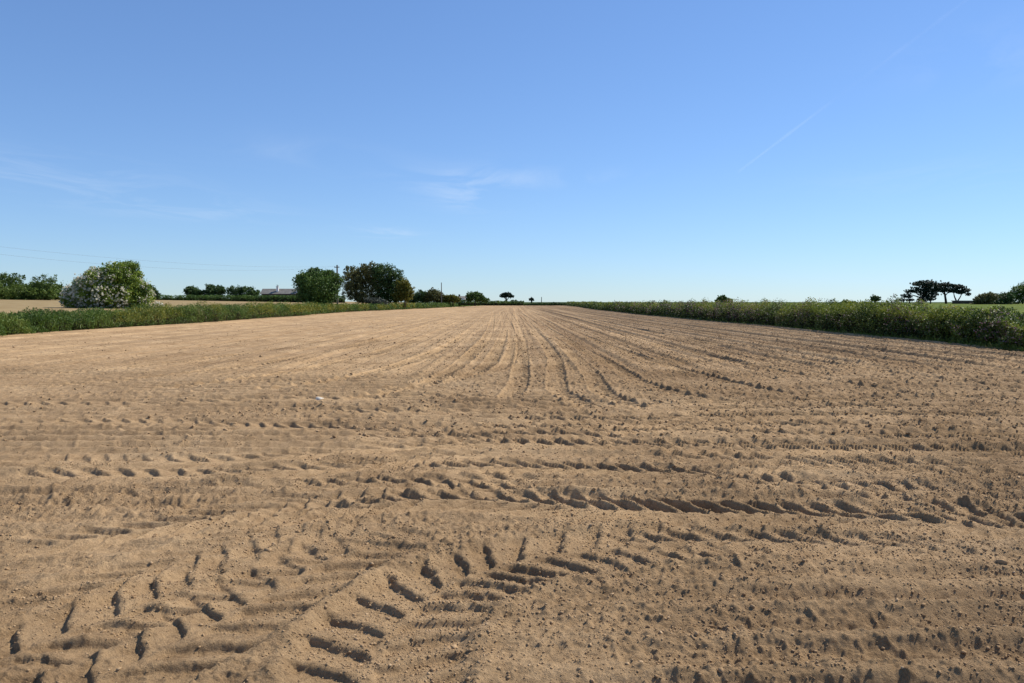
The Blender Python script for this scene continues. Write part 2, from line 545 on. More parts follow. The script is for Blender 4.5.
# passes coming down the field, bending and swinging onto the headland
for i_, pts_ in enumerate((
        [(494, 311.5), (492, 322), (488, 335), (470, 356), (438, 379), (400, 391), (330, 402)],
        [(500, 311.5), (504, 322), (504, 331), (494, 356), (478, 371), (440, 384), (360, 392)],
        [(503, 311.5), (509, 324), (513, 338), (510, 358), (499, 369), (458, 377), (400, 380)],
        [(509, 311.5), (516, 324), (521, 338), (522, 352), (521, 367), (518, 385), (505, 402)],
        [(513, 311.5), (524, 323), (538, 335), (553, 355), (556, 373), (560, 392), (600, 410)],
        [(518, 311.5), (535, 324), (558, 341), (587, 370), (605, 394), (660, 412)],
        [(523, 311.5), (541, 324), (564, 338), (605, 361), (649, 386), (740, 404)],
        [(530, 311.5), (562, 326), (605, 344), (693, 373), (800, 398)],
        [(540, 311.5), (600, 329), (690, 352), (800, 376), (930, 398)],
        [(552, 311.5), (640, 330), (760, 352), (900, 374), (1040, 392)],
        [(488, 311.5), (478, 323), (455, 341), (410, 362), (340, 380), (240, 394)],
        [(478, 311.5), (455, 324), (410, 342), (340, 362), (240, 380), (120, 392)],
        [(466, 311.5), (430, 325), (370, 342), (280, 360), (160, 376), (20, 388)],
        [(450, 311.5), (395, 326), (310, 343), (190, 360), (40, 376)])):
    track(pts_, 0.40, 0.026 if i_ < 8 else 0.016, 0.050, 0.28, 1, 0.018 if i_ < 8 else 0.014, 30 + i_, 0.15)


def soil_height(x, y, cell, cellx=None):
    """height of the tilled soil and how dry it is, with shade painted in towards the right; cell = local mesh spacing, drops detail that cannot be drawn"""
    def lod(wl):
        return np.clip(wl / (2.2 * cell) - 0.6, 0, 1)

    def lodx(wl):
        return np.clip(wl / (2.2 * (cell if cellx is None else cellx)) - 0.6, 0, 1)
    wx = x + 0.05 * noise2(x * 1.7, y * 1.7, 21) + 0.015 * noise2(x * 7, y * 7, 22)
    wy = y + 0.05 * noise2(x * 1.7, y * 1.7, 23) + 0.015 * noise2(x * 7, y * 7, 24)
    h = 0.05 * noise2(x * 0.12, y * 0.06, 31) + 0.020 * noise2(x * 0.7, y * 0.7, 32) * lod(1.4)
    dry = 0.5 + 0.30 * noise2(x * 0.25, y * 0.12, 33) + 0.12 * noise2(x * 1.3, y * 1.1, 34)
    rough_patch = smooth(-0.25, 0.35, noise2(x * 0.55, y * 0.55, 35) + 0.05 * x)      # rougher towards the right
    # drill rows running up the field
    xr = x + 0.0 * y                          # rows run straight up the field
    upfield = smooth(14, 21, y + 2.0 * noise2(x * 0.25, y * 0.1, 36) - 0.12 * np.abs(x))
    amp = 0.55 + 0.75 * noise2(xr * 0.33, y * 0.01, 37) + 0.45 * smooth(-3, 9, x)
    amp = np.clip(amp * 1.3, 0.2, 2.2)
    wob = 0.10 * noise2(x * 0.3, y * 0.12, 38)
    xr2 = xr + wob
    far = smooth(60, 160, y)
    rows = np.sin(2 * math.pi * xr2 / 0.75) * 0.022 * lodx(0.75) * (1 - 0.6 * far) + np.sin(2 * math.pi * xr2 / 1.5 + 1.0) * 0.022 * lodx(1.5) \
        + np.sin(2 * math.pi * (xr2 + 0.03 * noise2(x * 1.5, y * 0.8, 49)) / 0.30) * (0.012 + 0.010 * smooth(0, 8, x)) * lodx(0.30)
    h = h + upfield * (amp * rows + 0.022 * noise2(xr2 * 3.3, y * 0.10, 90) * lodx(0.3) + 0.010 * noise2(xr2 * 7, y * 0.8, 92) * lodx(0.15))
    lines = 0.55 * noise2(xr2 * 0.9, y * 0.006, 39) + 0.9 * noise2(xr2 * 2.1, y * 0.010, 40) * lodx(0.45) + 0.8 * noise2(xr2 * 4.4, y * 0.02, 48) * lodx(0.22)
    dry = dry + upfield * lines * (0.40 + 0.45 * smooth(-6, 8, x))
    # harrow lines running across the headland
    yy = wy + 0.02 * x
    across = (1 - upfield)
    band = smooth(-0.25, 0.25, noise2(x * 0.10, y * 0.55, 41) + 0.30 * smooth(-0.5, 2.0, x) * (1 - smooth(4.2, 5.2, y)))
    hr = np.sin(2 * math.pi * yy / 0.36) * 0.036 + np.sin(2 * math.pi * yy / 0.13 + 2 * noise2(x * 0.3, y, 42)) * 0.004
    ridge = smooth(-0.6, 0.3, x + 0.25 * noise2(y * 1.5, x * 0, 93)) * (1 - smooth(4.5, 5.0, y + 0.1 * x))
    h = h + across * (0.22 + 0.78 * band) * hr * lod(0.36) * (1 + 0.6 * ridge * smooth(2.2, 3.9, y) * (0.8 + 0.9 * noise2(x * 0.5, y * 2.8, 94)))
    # lumps and crumbs
    l1 = noise2(wx * 4.5, wy * 4.5, 43)
    l2 = noise2(wx * 10, wy * 10, 44)
    l3 = noise2(wx * 22, wy * 22, 45)
    l4 = noise2(x * 48, y * 48, 46)
    rp = 0.55 + 0.75 * rough_patch
    mid = 0.55 + 1.05 * smooth(5, 10, y)
    l0 = noise2(wx * 2.2, wy * 3.4, 47)
    rp = rp * (1 - 0.30 * ridge)
    h = h + rp * (0.012 * l0 * mid * lod(0.4) + 0.017 * mid * l1 * lod(0.22) + 0.050 * mid * np.maximum(l2 - 0.15, 0) * lod(0.10) - 0.030 * mid * np.maximum(-l2 - 0.22, 0) * lod(0.10)
                  + 0.010 * l2 * lod(0.1) + 0.042 * np.maximum(l3 - 0.10, 0) * lod(0.05) - 0.022 * np.maximum(-l3 - 0.2, 0) * lod(0.05)
                  + 0.006 * l3 * lod(0.05) + 0.008 * l4 * lod(0.025))
    dry = dry + 0.25 * (0.5 - rough_patch) - 0.16 * smooth(-4, 14, x - 0.02 * y)  # last term paints the shaded look of the right side into the colour
    # tyre tracks
    for T in TRACKS:
        q, w = T['q'], T['w']
        R = w * 0.5 + 0.28
        lo, hi = q.min(0) - R, q.max(0) + R
        idx = np.nonzero((x > lo[0]) & (x < hi[0]) & (y > lo[1]) & (y < hi[1]))[0]
        if not len(idx):
            continue
        qx, qy = q[:, 0].astype(np.float32), q[:, 1].astype(np.float32)
        for c0 in range(0, len(idx), 20000):
            ii = idx[c0:c0 + 20000]
            px, py = wx[ii].astype(np.float32), wy[ii].astype(np.float32)
            # coarse then fine search along the line
            st = 12
            dc = (px[:, None] - qx[None, ::st]) ** 2 + (py[:, None] - qy[None, ::st]) ** 2
            k0 = dc.argmin(1) * st
            near = np.sqrt(dc.min(1)) < R + 1.2
            ii, px, py, k0 = ii[near], px[near], py[near], k0[near]
            if not len(ii):
                continue
            off = np.arange(-st, st + 1)
            kk = np.clip(k0[:, None] + off[None, :], 0, len(qx) - 1)
            df = (px[:, None] - qx[kk]) ** 2 + (py[:, None] - qy[kk]) ** 2
            k = kk[np.arange(len(kk)), df.argmin(1)]
            dx, dy = wx[ii] - q[k, 0], wy[ii] - q[k, 1]
            tx, ty = T['t'][k, 0], T['t'][k, 1]
            ds = dx * tx + dy * ty
            s = T['s'][k] + ds
            d = -dx * ty + dy * tx
            ends = smooth(0, 0.8, s) * smooth(0, 0.8, T['s'][-1] - s) * (np.abs(ds) < 0.3)
            a = np.abs(d) / (w * 0.5)
            inside = 1 - smooth(0.86, 1.08, a)
            edge = np.exp(-((a - 1.12) / 0.14) ** 2)
            vary = np.clip(0.72 + 0.9 * noise2(s * 0.45, d * 1.3, 50 + T['seed']), 0.74 if T['seed'] in (1, 2, 3, 4, 7, 8, 18, 20, 21) else 0.48, 1.25)
            ph = (s - T['sgn'] * np.abs(d) * T['tan']) / T['pitch'] + 0.5 * (d > 0) + 0.22 * noise2(s * 2, d * 3, 70 + T['seed']) + 0.10 * noise2(s * 9, d * 9, 90 + T['seed'])
            fr = ph - np.floor(ph)
            if T['rev']:
                fr = 1 - fr
            bar = smooth(0.0, 0.10, fr) * (1 - smooth(0.14, 0.82, fr))      # a cut with one steep side
            mound = np.exp(-((fr - 0.90) / 0.10) ** 2)
            split = smooth(0.02, 0.12, a)
            mine = ends * lod(T['pitch'])[ii]
            ends = ends * lodx(T['w'])[ii]
            loose = 1 - 0.62 * inside * ends * vary                          # tyres flatten the crumbs
            h[ii] = h[ii] * loose + ends * (-T['sink'] * inside * (0.6 + 0.4 * vary) + T['berm'] * edge * (0.5 + 0.6 * vary)) \
                + mine * inside * vary * split * (-T['lug'] * bar + 0.42 * T['lug'] * mound)
            dry[ii] = dry[ii] + ends * (0.10 * inside * vary - 0.10 * bar * inside * vary)
    return h, np.clip(dry, 0, 1)


def build_field():
    ys = [-8.0, -5, -3, -1.5, -0.4, 0.3, 0.8]
    y = 1.1
    while y < Y_END:
        ys.append(y)
        if y < 3.0:
            st = 0.02
        elif y < 22:
            st = min(y * y / 1254 * 0.62, 0.034)
        elif y < 40:
            st = 0.034 + (y - 22) / 18 * 0.12
        else:
            st = y * 0.0040
        y += max(st, 0.005)
    ys.append(Y_END)
    ys = np.array(ys)
    nin, nout = 1440, 36
    rows = []
    for y in ys:
        l, r = float(x_left(y)) - 1.2, float(x_right(y)) + 1.2
        hw = 0.69 * max(y, 1.0) + 1.9
        a, b = max(l, -hw), min(r, hw)
        inner = np.linspace(a, b, nin)
        t = np.linspace(0, 1, nout + 1)[1:] ** 2
        le = a + (min(l, a - 0.02) - a) * t
        re = b + (max(r, b + 0.02) - b) * t
        rows.append(np.r_[le[::-1], inner, re])
    X = np.array(rows)
    Yg = np.repeat(ys[:, None], X.shape[1], 1)
    cellx = np.gradient(X, axis=1)
    celly = np.repeat(np.gradient(ys)[:, None], X.shape[1], 1)
    cell = np.maximum(cellx, celly * 0.8)
    x, y, c = X.ravel(), Yg.ravel(), cell.ravel()
    h, dry = soil_height(x, y, c, cellx.ravel())
    o = np_mesh('ploughed_field', np.stack([x, y, h], 1), grid_faces(*X.shape), M['soil'], None, True, {'dry': dry})
    tagit(o, kind='structure')
    print('field verts', len(x), X.shape)


build_field()

# ------------------------------------------------------------------ clods lying on the soil
PH = (1 + 5 ** 0.5) / 2
ICO_V = np.array([(-1, PH, 0), (1, PH, 0), (-1, -PH, 0), (1, -PH, 0), (0, -1, PH), (0, 1, PH), (0, -1, -PH), (0, 1, -PH),
                  (PH, 0, -1), (PH, 0, 1), (-PH, 0, -1), (-PH, 0, 1)]) / math.sqrt(1 + PH * PH)
ICO_F = np.array([(0, 11, 5), (0, 5, 1), (0, 1, 7), (0, 7, 10), (0, 10, 11), (1, 5, 9), (5, 11, 4), (11, 10, 2), (10, 7, 6), (7, 1, 8),
                  (3, 9, 4), (3, 4, 2), (3, 2, 6), (3, 6, 8), (3, 8, 9), (4, 9, 5), (2, 4, 11), (6, 2, 10), (8, 6, 7), (9, 8, 1)])


def build_clods():
    xs, ys, rs = [], [], []
    for n, y0, y1, r0, r1 in ((170000, 2.3, 8.0, 0.0022, 0.0058), (20000, 2.4, 9, 0.005, 0.009), (20000, 2.4, 13, 0.005, 0.011), (2600, 2.4, 26, 0.009, 0.017), (700, 4, 50, 0.018, 0.032), (56000, 9, 34, 0.009, 0.022), (30000, 22, 75, 0.018, 0.038)):
        y = y0 + (y1 - y0) * RNG.random(n) ** 0.85
        x = (RNG.random(n) * 2 - 1) * (0.70 * y + 1.7)
        m = noise2(x * 0.9, y * 0.9, 61) + 0.6 * noise2(x * 3.1, y * 3.1, 62) + 0.09 * x
        k = (RNG.random(n) < np.clip(0.45 + 0.95 * m, 0.06, 1)) & (x > x_left(y) + 0.5) & (x < x_right(y) - 0.5)
        xs.append(x[k]); ys.append(y[k]); rs.append((r0 + (r1 - r0) * RNG.random(k.sum()) ** 2.4))
    x, y, r = np.concatenate(xs), np.concatenate(ys), np.concatenate(rs)
    h, _ = soil_height(x, y, np.clip(0.008 * y / 5, 0.006, 0.09))
    n = len(x)
    v = ICO_V[None] * (1 + 0.40 * RNG.standard_normal((n, 12, 1)).clip(-1.5, 1.5))
    ang = RNG.random(n) * 6.283
    ca, sa = np.cos(ang), np.sin(ang)
    sx, sz = 1 + 0.4 * RNG.random(n), 0.60 + 0.35 * RNG.random(n)
    vx = v[:, :, 0] * sx[:, None]
    vy = v[:, :, 1]
    V = np.stack([vx * ca[:, None] - vy * sa[:, None], vx * sa[:, None] + vy * ca[:, None], v[:, :, 2] * sz[:, None]], 2)
    V = V * r[:, None, None] + np.stack([x, y, h + r * sz * 0.25], 1)[:, None, :]
    f = (ICO_F[None] + (np.arange(n) * 12)[:, None, None]).reshape(-1, 3)
    o = np_mesh('soil_clods', V.reshape(-1, 3), f, M['clod'])
    tagit(o, 'loose crumbs and clods of dry brown soil scattered over the field', 'soil clods', kind='stuff')
    print('clods', n)


build_clods()


def stone(px, py, size, label, seed):
    rr = np.random.default_rng(seed)
    b = G(px, py)
    hh, _ = soil_height(np.array([b[0]]), np.array([b[1]]), np.array([0.02]))
    # once-subdivided icosahedron, flattened and chipped
    v = [tuple(q) for q in ICO_V]
    cache, f2 = {}, []

    def mid(i, j):
        k = (min(i, j), max(i, j))
        if k not in cache:
            q = (np.array(v[i]) + np.array(v[j])) / 2
            v.append(tuple(q / np.linalg.norm(q)))
            cache[k] = len(v) - 1
        return cache[k]
    for a, b2, c in ICO_F:
        ab, bc, ca = mid(a, b2), mid(b2, c), mid(c, a)
        f2 += [(a, ab, ca), (b2, bc, ab), (c, ca, bc), (ab, bc, ca)]
    v = np.array(v)
    v = v * (1 + 0.14 * rr.standard_normal((len(v), 1)))
    v = v * np.array([1.2, 0.9, 0.72]) * size
    v[:, 2] = np.maximum(v[:, 2], -0.35 * size)
    o = np_mesh('stone', v, f2, M['stone'])
    o.location = (b[0], b[1], float(hh[0]) + 0.32 * size)
    tagit(o, label, 'stone')


stone(319, 399.5, 0.062, 'small pale cream stone lying alone on the bare soil left of the middle', 5)

# ------------------------------------------------------------------ land around the field
gx = np.array([-5000, -2500, -1000, -400, -200, -100, -50, 0, 50, 100, 200, 400, 1000, 2500, 5000], float)
gy = np.array([-400, -100, 0, 100, 200, 300, 400, 700, 1500, 3000, 7000], float)
GX, GY = np.meshgrid(gx, gy)
o = np_mesh('ground', np.stack([GX.ravel(), GY.ravel(), np.full(GX.size, -0.9)], 1), grid_faces(*GX.shape), M['subsoil'])
tagit(o, kind='structure')


def side_field(name, side, mat, edge, zf):
    ys = np.r_[np.linspace(-60, 20, 12), np.linspace(24, 120, 110), np.linspace(123, Y_END + 3, 80)]
    off = np.r_[np.linspace(-0.2, 4, 15), np.linspace(4.6, 60, 60), np.array([70, 85, 105, 130, 170, 230, 320, 500, 900, 1800, 4500])]
    YY = np.repeat(ys[:, None], len(off), 1)
    XX = edge(ys)[:, None] + side * off[None, :]
    Z = zf(XX.ravel(), YY.ravel()).reshape(XX.shape) - 0.10 * (1 - smooth(0.0, 1.0, off))[None, :]
    f = grid_faces(*XX.shape)
    if side < 0:
        f = f[:, ::-1]
    o_ = np_mesh(name, np.stack([XX.ravel(), YY.ravel(), Z.ravel()], 1), f, mat, None, True)
    return tagit(o_, kind='structure')


side_field('stubble_field', -1, M['stubble'], x_left, left_z)
side_field('meadow', 1, M['crop'], x_right, right_z)
xs = np.r_[np.array([-5000, -2500, -1200, -600]), np.linspace(-400, 400, 60), np.array([600, 1200, 2500, 5000])]
ys = np.r_[np.linspace(Y_END + 0.5, Y_END + 6, 8), np.linspace(Y_END + 10, 700, 30), np.array([900, 1300, 2000, 3500, 7000])]
XX, YY = np.meshgrid(xs, ys)
Z = 1.0 * smooth(Y_END, Y_END + 5, YY) + 0.15 * noise2(XX * 0.01, YY * 0.01, 9)
o = np_mesh('far_fields', np.stack([XX.ravel(), YY.ravel(), Z.ravel()], 1), grid_faces(*XX.shape), M['grassland'], None, True)
tagit(o, kind='structure')


# ------------------------------------------------------------------ foliage
def leaves(name, ctr, size, mat, parent, aspect=0.62, up=0.25, blade=False, lean=0.35):
    """many leaf-shaped faces; blade = upright grass"""
    n = len(ctr)
    size = np.broadcast_to(size, (n,)) * (0.65 + 0.7 * RNG.random(n))
    if blade:
        a = np.stack([lean * RNG.standard_normal(n), lean * RNG.standard_normal(n), np.ones(n)], 1)
    else:
        a = RNG.standard_normal((n, 3))
        a[:, 2] *= 0.8
    a /= np.linalg.norm(a, axis=1)[:, None] + 1e-9
    b = RNG.standard_normal((n, 3))
    b = b - a * (a * b).sum(1)[:, None]
    b /= np.linalg.norm(b, axis=1)[:, None] + 1e-9
    w = size * aspect
    bend = np.cross(a, b) * (size * 0.18 * RNG.standard_normal(n))[:, None]
    A = a * (size * 0.5)[:, None]
    B = b * (w * 0.5)[:, None]
    if blade:
        base = ctr
        V = np.stack([base - B * 0.8, base + B * 0.8, base + A * 1.2 + B + bend, base + 2 * A + bend * 2.5], 1)
        V[:, 3] += 0
        V = np.stack([base - B, base + B, base + A * 1.3 + B * 0.8 + bend, base + 2 * A + bend * 2.5], 1)
    else:
        V = np.stack([ctr - A, ctr + B + bend, ctr + A, ctr - B + bend], 1)
    return np_mesh(name, V.reshape(-1, 3), np.arange(n * 4).reshape(n, 4), mat, parent)


def blob_points(blobs, n, clump=0.26, hollow=0.55, fill=0.30):
    """points gathered in clumps over the skin of a set of ellipsoids; blobs: (centre, radii)"""
    vol = np.array([np.prod(r) ** (2 / 3) for _, r in blobs])
    share = vol / vol.sum()
    out = []
    for (c, r), s in zip(blobs, share):
        m = max(20, int(n * s))
        k = max(14, int(m / 26))
        d = RNG.standard_normal((k, 3))
        d /= np.linalg.norm(d, axis=1)[:, None]
        d *= (1 + 0.22 * noise2(d[:, 0] * 2.2 + c[0], d[:, 1] * 2.2 + 3 * d[:, 2] + c[2], 7))[:, None]
        rad = hollow + (1 - hollow) * RNG.random(k) ** 0.6
        cc = d * rad[:, None] * (1 + 0.10 * RNG.standard_normal(k))[:, None]
        pick = RNG.integers(0, k, m)
        cs = clump * 0.50 * (0.5 + 1.0 * RNG.random(k))
        r = np.asarray(r, dtype=float)
        iso = (r[2] * 0.75 + r[0] * 0.25) / r
        p_ = cc[pick] + RNG.standard_normal((m, 3)) * iso * cs[pick][:, None] * 0.66
        nf = int(m * fill)
        if nf:
            q_ = RNG.standard_normal((nf, 3))
            q_ *= (0.90 * RNG.random(nf) ** (1 / 3) / np.linalg.norm(q_, axis=1))[:, None]
            p_[:nf] = q_
        out.append(np.asarray(c) + p_ * np.asarray(r))
    return np.vstack(out)


def tree(name, label, cat, base, D, blobs, trunks, leaf, bark, n=5000, size=None, clump=0.26, depth=0.85, hollow=0.5, group=None, zmin=None, fill=0.30):
    """base, blobs and trunks are read off the photo at distance D: blobs (px, py, rx, ry), trunks [(px, py, width px), ...]"""
    b0 = P(base[0], base[1], D)
    root = thing(name, label, cat, b0, group)
    k = D / F
    bl = []
    if cat in ('bush', 'shrub'):
        x0_, x1_ = min(q[0] - q[2] for q in blobs), max(q[0] + q[2] for q in blobs)
        y1_ = max(q[1] + 0.6 * q[3] for q in blobs)
        blobs = list(blobs) + [((x0_ + x1_) / 2, (y1_ + base[1]) / 2, (x1_ - x0_) * 0.46, max(1.2, (base[1] - y1_) * 0.8))]
    n = int(n * 2.0)
    for i, (px, py, rx, ry) in enumerate(blobs):
        c = P(px, py, D) - b0
        c[1] += (0.0 if len(blobs) == 1 else (RNG.random() - 0.5) * 0.9 * rx * k)
        bl.append((c, (rx * k, max(rx, ry) * k * depth, ry * k)))
    pts = blob_points(bl, n, clump, hollow, fill)
    pts = pts[pts[:, 2] > (0.05 if zmin is None else zmin)]
    leaves('crown', pts, size if size else 1.5 * k, leaf, root)
    tp = Poly()
    for tr in trunks:
        pp = np.array([P(t[0], t[1], D) - b0 for t in tr])
        if len(pp) > 2:
            pp[1:-1, 1] += 0.6 * k * RNG.standard_normal(len(pp) - 2)
        rr = [t[2] * k * 0.5 for t in tr]
        tp.tube(pp, rr, 7)
    tp.build('trunk', bark, root, True)
    return root, bl, b0


# ------------------------------------------------------------------ hedgerows along the field
def hedge_strip(root, edge, side, y0, y1, prof_h, prof_w, zf, n, seed, power=1.9):
    """surface and inner points of a lumpy hedge that stands on the field's edge; dense near the viewer"""
    a = 1 - power
    u = RNG.random(n)
    y = (y0 ** a + u * (y1 ** a - y0 ** a)) ** (1 / a)
    h = prof_h(y) * (1 + 0.30 * noise2(y * 0.35, np.full(n, seed * 3.3), seed) + 0.22 * noise2(y * 1.3, np.full(n, 1.7), seed + 1))
    w = prof_w(y) * (1 + 0.20 * noise2(y * 0.5, np.full(n, 5.1), seed + 2))
    th = RNG.random(n) * math.pi
    # rounded section with a steep field side
    cxn = np.sign(np.cos(th)) * np.abs(np.cos(th)) ** 0.7
    czn = np.sin(th) ** 0.65
    lump = 1 + 0.42 * noise2(y * 0.9 + 7, th * 2.0, seed + 4) + 0.20 * noise2(y * 5.0, th * 5, seed + 5)
    rad = lump * (1 - 0.30 * RNG.random(n) ** 1.6)
    off = w * 0.5 - cxn * w * 0.5 * rad + 0.10
    z = czn * h * rad
    x = edge(y) + side * off
    g = zf(x, y)
    return np.stack([x, y, np.maximum(z, g * 0.9 + 0.02)], 1), off / w, czn, y


def hedge_core(name, edge, side, y0, y1, prof_h, prof_w, seed, mat, parent, k=0.74):  # added solid dark core, blocks the view through the leaves
    ys_ = np.r_[np.arange(y0, 80, 0.5), np.arange(80, y1, 2.0), y1]
    th = np.linspace(0, math.pi, 11)
    h = prof_h(ys_) * (1 + 0.30 * noise2(ys_ * 0.35, np.full(len(ys_), seed * 3.3), seed))
    w = prof_w(ys_)
    YY, TT = np.meshgrid(ys_, th, indexing='ij')
    lump = 1 + 0.42 * noise2(YY * 0.9 + 7, TT * 2.0, seed + 4)
    cxn = np.sign(np.cos(TT)) * np.abs(np.cos(TT)) ** 0.7
    offs = w[:, None] * 0.5 - cxn * w[:, None] * 0.5 * k * lump + 0.12
    Z_ = np.sin(TT) ** 0.65 * h[:, None] * k * lump - 0.05
    X_ = edge(ys_)[:, None] + side * offs
    return np_mesh(name, np.stack([X_.ravel(), YY.ravel(), Z_.ravel()], 1), grid_faces(*X_.shape), mat, parent, True)


# right-hand hedgerow
hr_h = lambda y: np.interp(y, [18, 26, 30, 36, 45, 70, 120, 250, 360], [0.85, 0.92, 1.12, 1.42, 1.48, 1.40, 1.38, 1.38, 1.4])
hr_w = lambda y: np.interp(y, [18, 40, 360], [2.3, 2.4, 2.2])
root = thing('hedgerow', 'long dark green hedgerow with pink flowers along the right edge of the bare field', 'hedge', (0, 0, 0))
pts, off, czn, yy = hedge_strip(root, x_right, 1, 19, Y_END, hr_h, hr_w, lambda x, y: 0 * x, 190000, 80)
lsz = np.maximum(0.075, yy * 0.00125)
topside = (czn > 0.72) & (RNG.random(len(yy)) < smooth(-0.12, 0.22, noise2(yy * 0.16, off * 1.5, 91) + 0.35 * np.exp(-((yy - 46) / 13) ** 2)) * 0.85)
leaves('foliage', pts[~topside], lsz[~topside], M['hedge'], root)
hp = pts[topside]
leaves('flowering_top', hp + np.array([0, 0, 0.05]), lsz[topside] * 1.1, M['hedge_top'], root)
k = np.nonzero((noise2(yy * 0.22, off * 2, 95) > 0.04) & (czn > 0.25) & (RNG.random(len(yy)) < 0.22) & (yy < 140))[0]
leaves('pink_flower_heads', pts[k] * np.array([1, 1, 1.03]) - np.array([0.05, 0.05, 0]), np.maximum(0.055, yy[k] * 0.0013), M['pink'], root)
hedge_core('dark_core', x_right, 1, 19, Y_END, hr_h, hr_w, 80, M['core'], root)
nb = 7000
yb = (19 ** -0.9 + RNG.random(nb) * (200 ** -0.9 - 19 ** -0.9)) ** (1 / -0.9)
top = RNG.random(nb) < 0.42
xo = np.where(top, RNG.random(nb) * 2.0 + 0.3, RNG.random(nb) * 0.35 - 0.12)
zb = np.where(top, hr_h(yb) * (0.78 + 0.12 * RNG.random(nb)), 0.0)
leaves('grass_blades', np.stack([x_right(yb) + xo, yb, zb], 1), np.where(top, 0.30, 0.20) * (0.5 + 0.6 * RNG.random(nb)), M['grass'], root, aspect=0.07, blade=True)

# hedge bank on the left
hl_h = lambda y: np.interp(y, [20, 36, 42, 50, 60, 90, 130, 200, 360], [1.05, 1.05, 1.00, 1.10, 1.30, 1.30, 1.15, 1.15, 1.3])
hl_w = lambda y: np.interp(y, [20, 60, 360], [2.8, 2.6, 2.4])
root = thing('hedge_bank', 'low leafy green hedge bank with yellowish flowers along the left field edge', 'hedge', (0, 0, 0))
pts, off, czn, yy = hedge_strip(root, x_left, -1, 27, Y_END, hl_h, hl_w, lambda x, y: 0 * x, 170000, 110)
lsz = np.maximum(0.075, yy * 0.00120)
yel = noise2(yy * 0.20, off * 1.2, 121) + 0.5 * noise2(yy * 0.9, czn * 2, 122) > 0.02
yel &= (czn > 0.35) & (RNG.random(len(yy)) < 0.7) & (yy > 48) & (yy < 190)
leaves('foliage', pts[~yel], lsz[~yel], M['verge'], root)
leaves('yellow_flower_heads', pts[yel] + np.array([0.06, -0.04, 0.04]), lsz[yel], M['yellow_herb'], root)
hedge_core('bank_dark_core', x_left, -1, 27, Y_END, hl_h, hl_w, 110, M['core'], root)  # same added dark filler under the left foliage
nb = 8000
yb = (27 ** -0.8 + RNG.random(nb) * (330 ** -0.8 - 27 ** -0.8)) ** (1 / -0.8)
fr_ = RNG.random(nb)
xo = -0.15 + 2.6 * fr_
zb = np.clip(hl_h(yb) * np.sin(np.clip((fr_ + 0.02) * math.pi, 0, math.pi)) ** 0.65 * 0.86, 0, None)
leaves('grass_blades', np.stack([x_left(yb) - xo, yb, zb], 1), (0.14 + 0.16 * RNG.random(nb)) * np.maximum(1, yb / 140), M['grass'], root,
       aspect=0.11, blade=True)

def core_ridge(parent, xa, xb, height, seed):
    """dark filler added inside a far hedge: one uneven ridge"""
    xs_ = np.arange(xa, xb, 0.6)
    th = np.linspace(0, math.pi, 7)
    XX_, TT_ = np.meshgrid(xs_, th, indexing='ij')
    hh_ = height * (1 + 0.5 * noise2(XX_ * 0.5, XX_ * 0, seed))
    return np_mesh('dark_core', np.stack([XX_.ravel(), (-np.cos(TT_) * 0.75).ravel(), (np.sin(TT_) * hh_ - 0.2).ravel()], 1), grid_faces(*XX_.shape), M['core'], parent, True)


# dark hedge closing the far end
root = thing('field_hedge', 'thin dark hedge closing the far end of the bare field', 'hedge', (0, Y_END + 1.5, 0))
n = 9000
x = -26 + 58 * RNG.random(n)
hh = 1.30 + 0.5 * noise2(x * 0.2, x * 0, 131) + 0.25 * noise2(x * 0.9, x * 0, 132)
z = RNG.random(n) ** 0.7 * hh
leaves('foliage', np.stack([x, 1.3 * (RNG.random(n) - 0.5) * 2, z], 1), 0.36, M['dark_leaf'], root)
core_ridge(root, -26, 32, 0.85, 133)


# ------------------------------------------------------------------ hawthorn in blossom
root, bl, b0 = tree('hawthorn_bush', 'big rounded hawthorn bush covered in white blossom above the left hedge bank', 'bush',
                    (112, 312, 0), 58,
                    [(110, 293, 35, 18), (119, 273, 19, 11), (105, 281, 22, 13), (82, 296, 19, 13), (72, 302, 9, 8), (134, 298, 17, 13), (131, 283, 12, 11), (141, 305, 9, 7),
                     (95, 276, 9, 7), (145, 289, 6, 6), (66, 291, 4, 4), (128, 267, 10, 6), (78, 282, 6, 5), (138, 274, 5, 4)],
                    [[(112, 322, 6), (111, 306, 5), (114, 290, 4), (118, 276, 1.5)], [(110, 310, 4), (96, 296, 3), (86, 290, 1.2)],
                     [(112, 308, 4), (126, 294, 3), (135, 286, 1.2)]],
                    M['hawthorn'], M['bark'], n=36000, size=0.11, clump=0.24, depth=0.8, hollow=0.5)
bp = blob_points([(c, np.array(r) * 1.06) for c, r in bl], 100000, 0.060, 0.90, 0.0)
edge_bias = RNG.random(len(bp)) < np.clip(1.0 - 0.20 * (bp[:, 2] - 1.0) - 0.12 * bp[:, 0], 0.10, 0.9) * (1 - 0.85 * smooth(2.7, 3.4, bp[:, 2] + 0.25 * bp[:, 0]))
edge_bias &= RNG.random(len(bp)) < smooth(-0.36, 0.02, noise2(bp[:, 0] * 0.9 + 0.5 * bp[:, 1], bp[:, 2] * 1.3, 97) - 0.09 * bp[:, 0])
bp = bp[(bp[:, 2] > 0.1) & edge_bias]
leaves('blossom', bp, 0.062, M['white'], root, aspect=0.9)
# the small white-flowering shrub at its right foot
tree('hawthorn_bush', 'small low white flowering shrub at the right foot of the big hawthorn', 'bush', (157, 311), 60,
     [(157, 305.5, 6, 3.6), (163, 308, 5, 2.5)], [[(157, 314, 1), (157, 307, .8), (158, 305, .4)]], M['white'], M['bark'], n=700, size=0.09, clump=0.3)

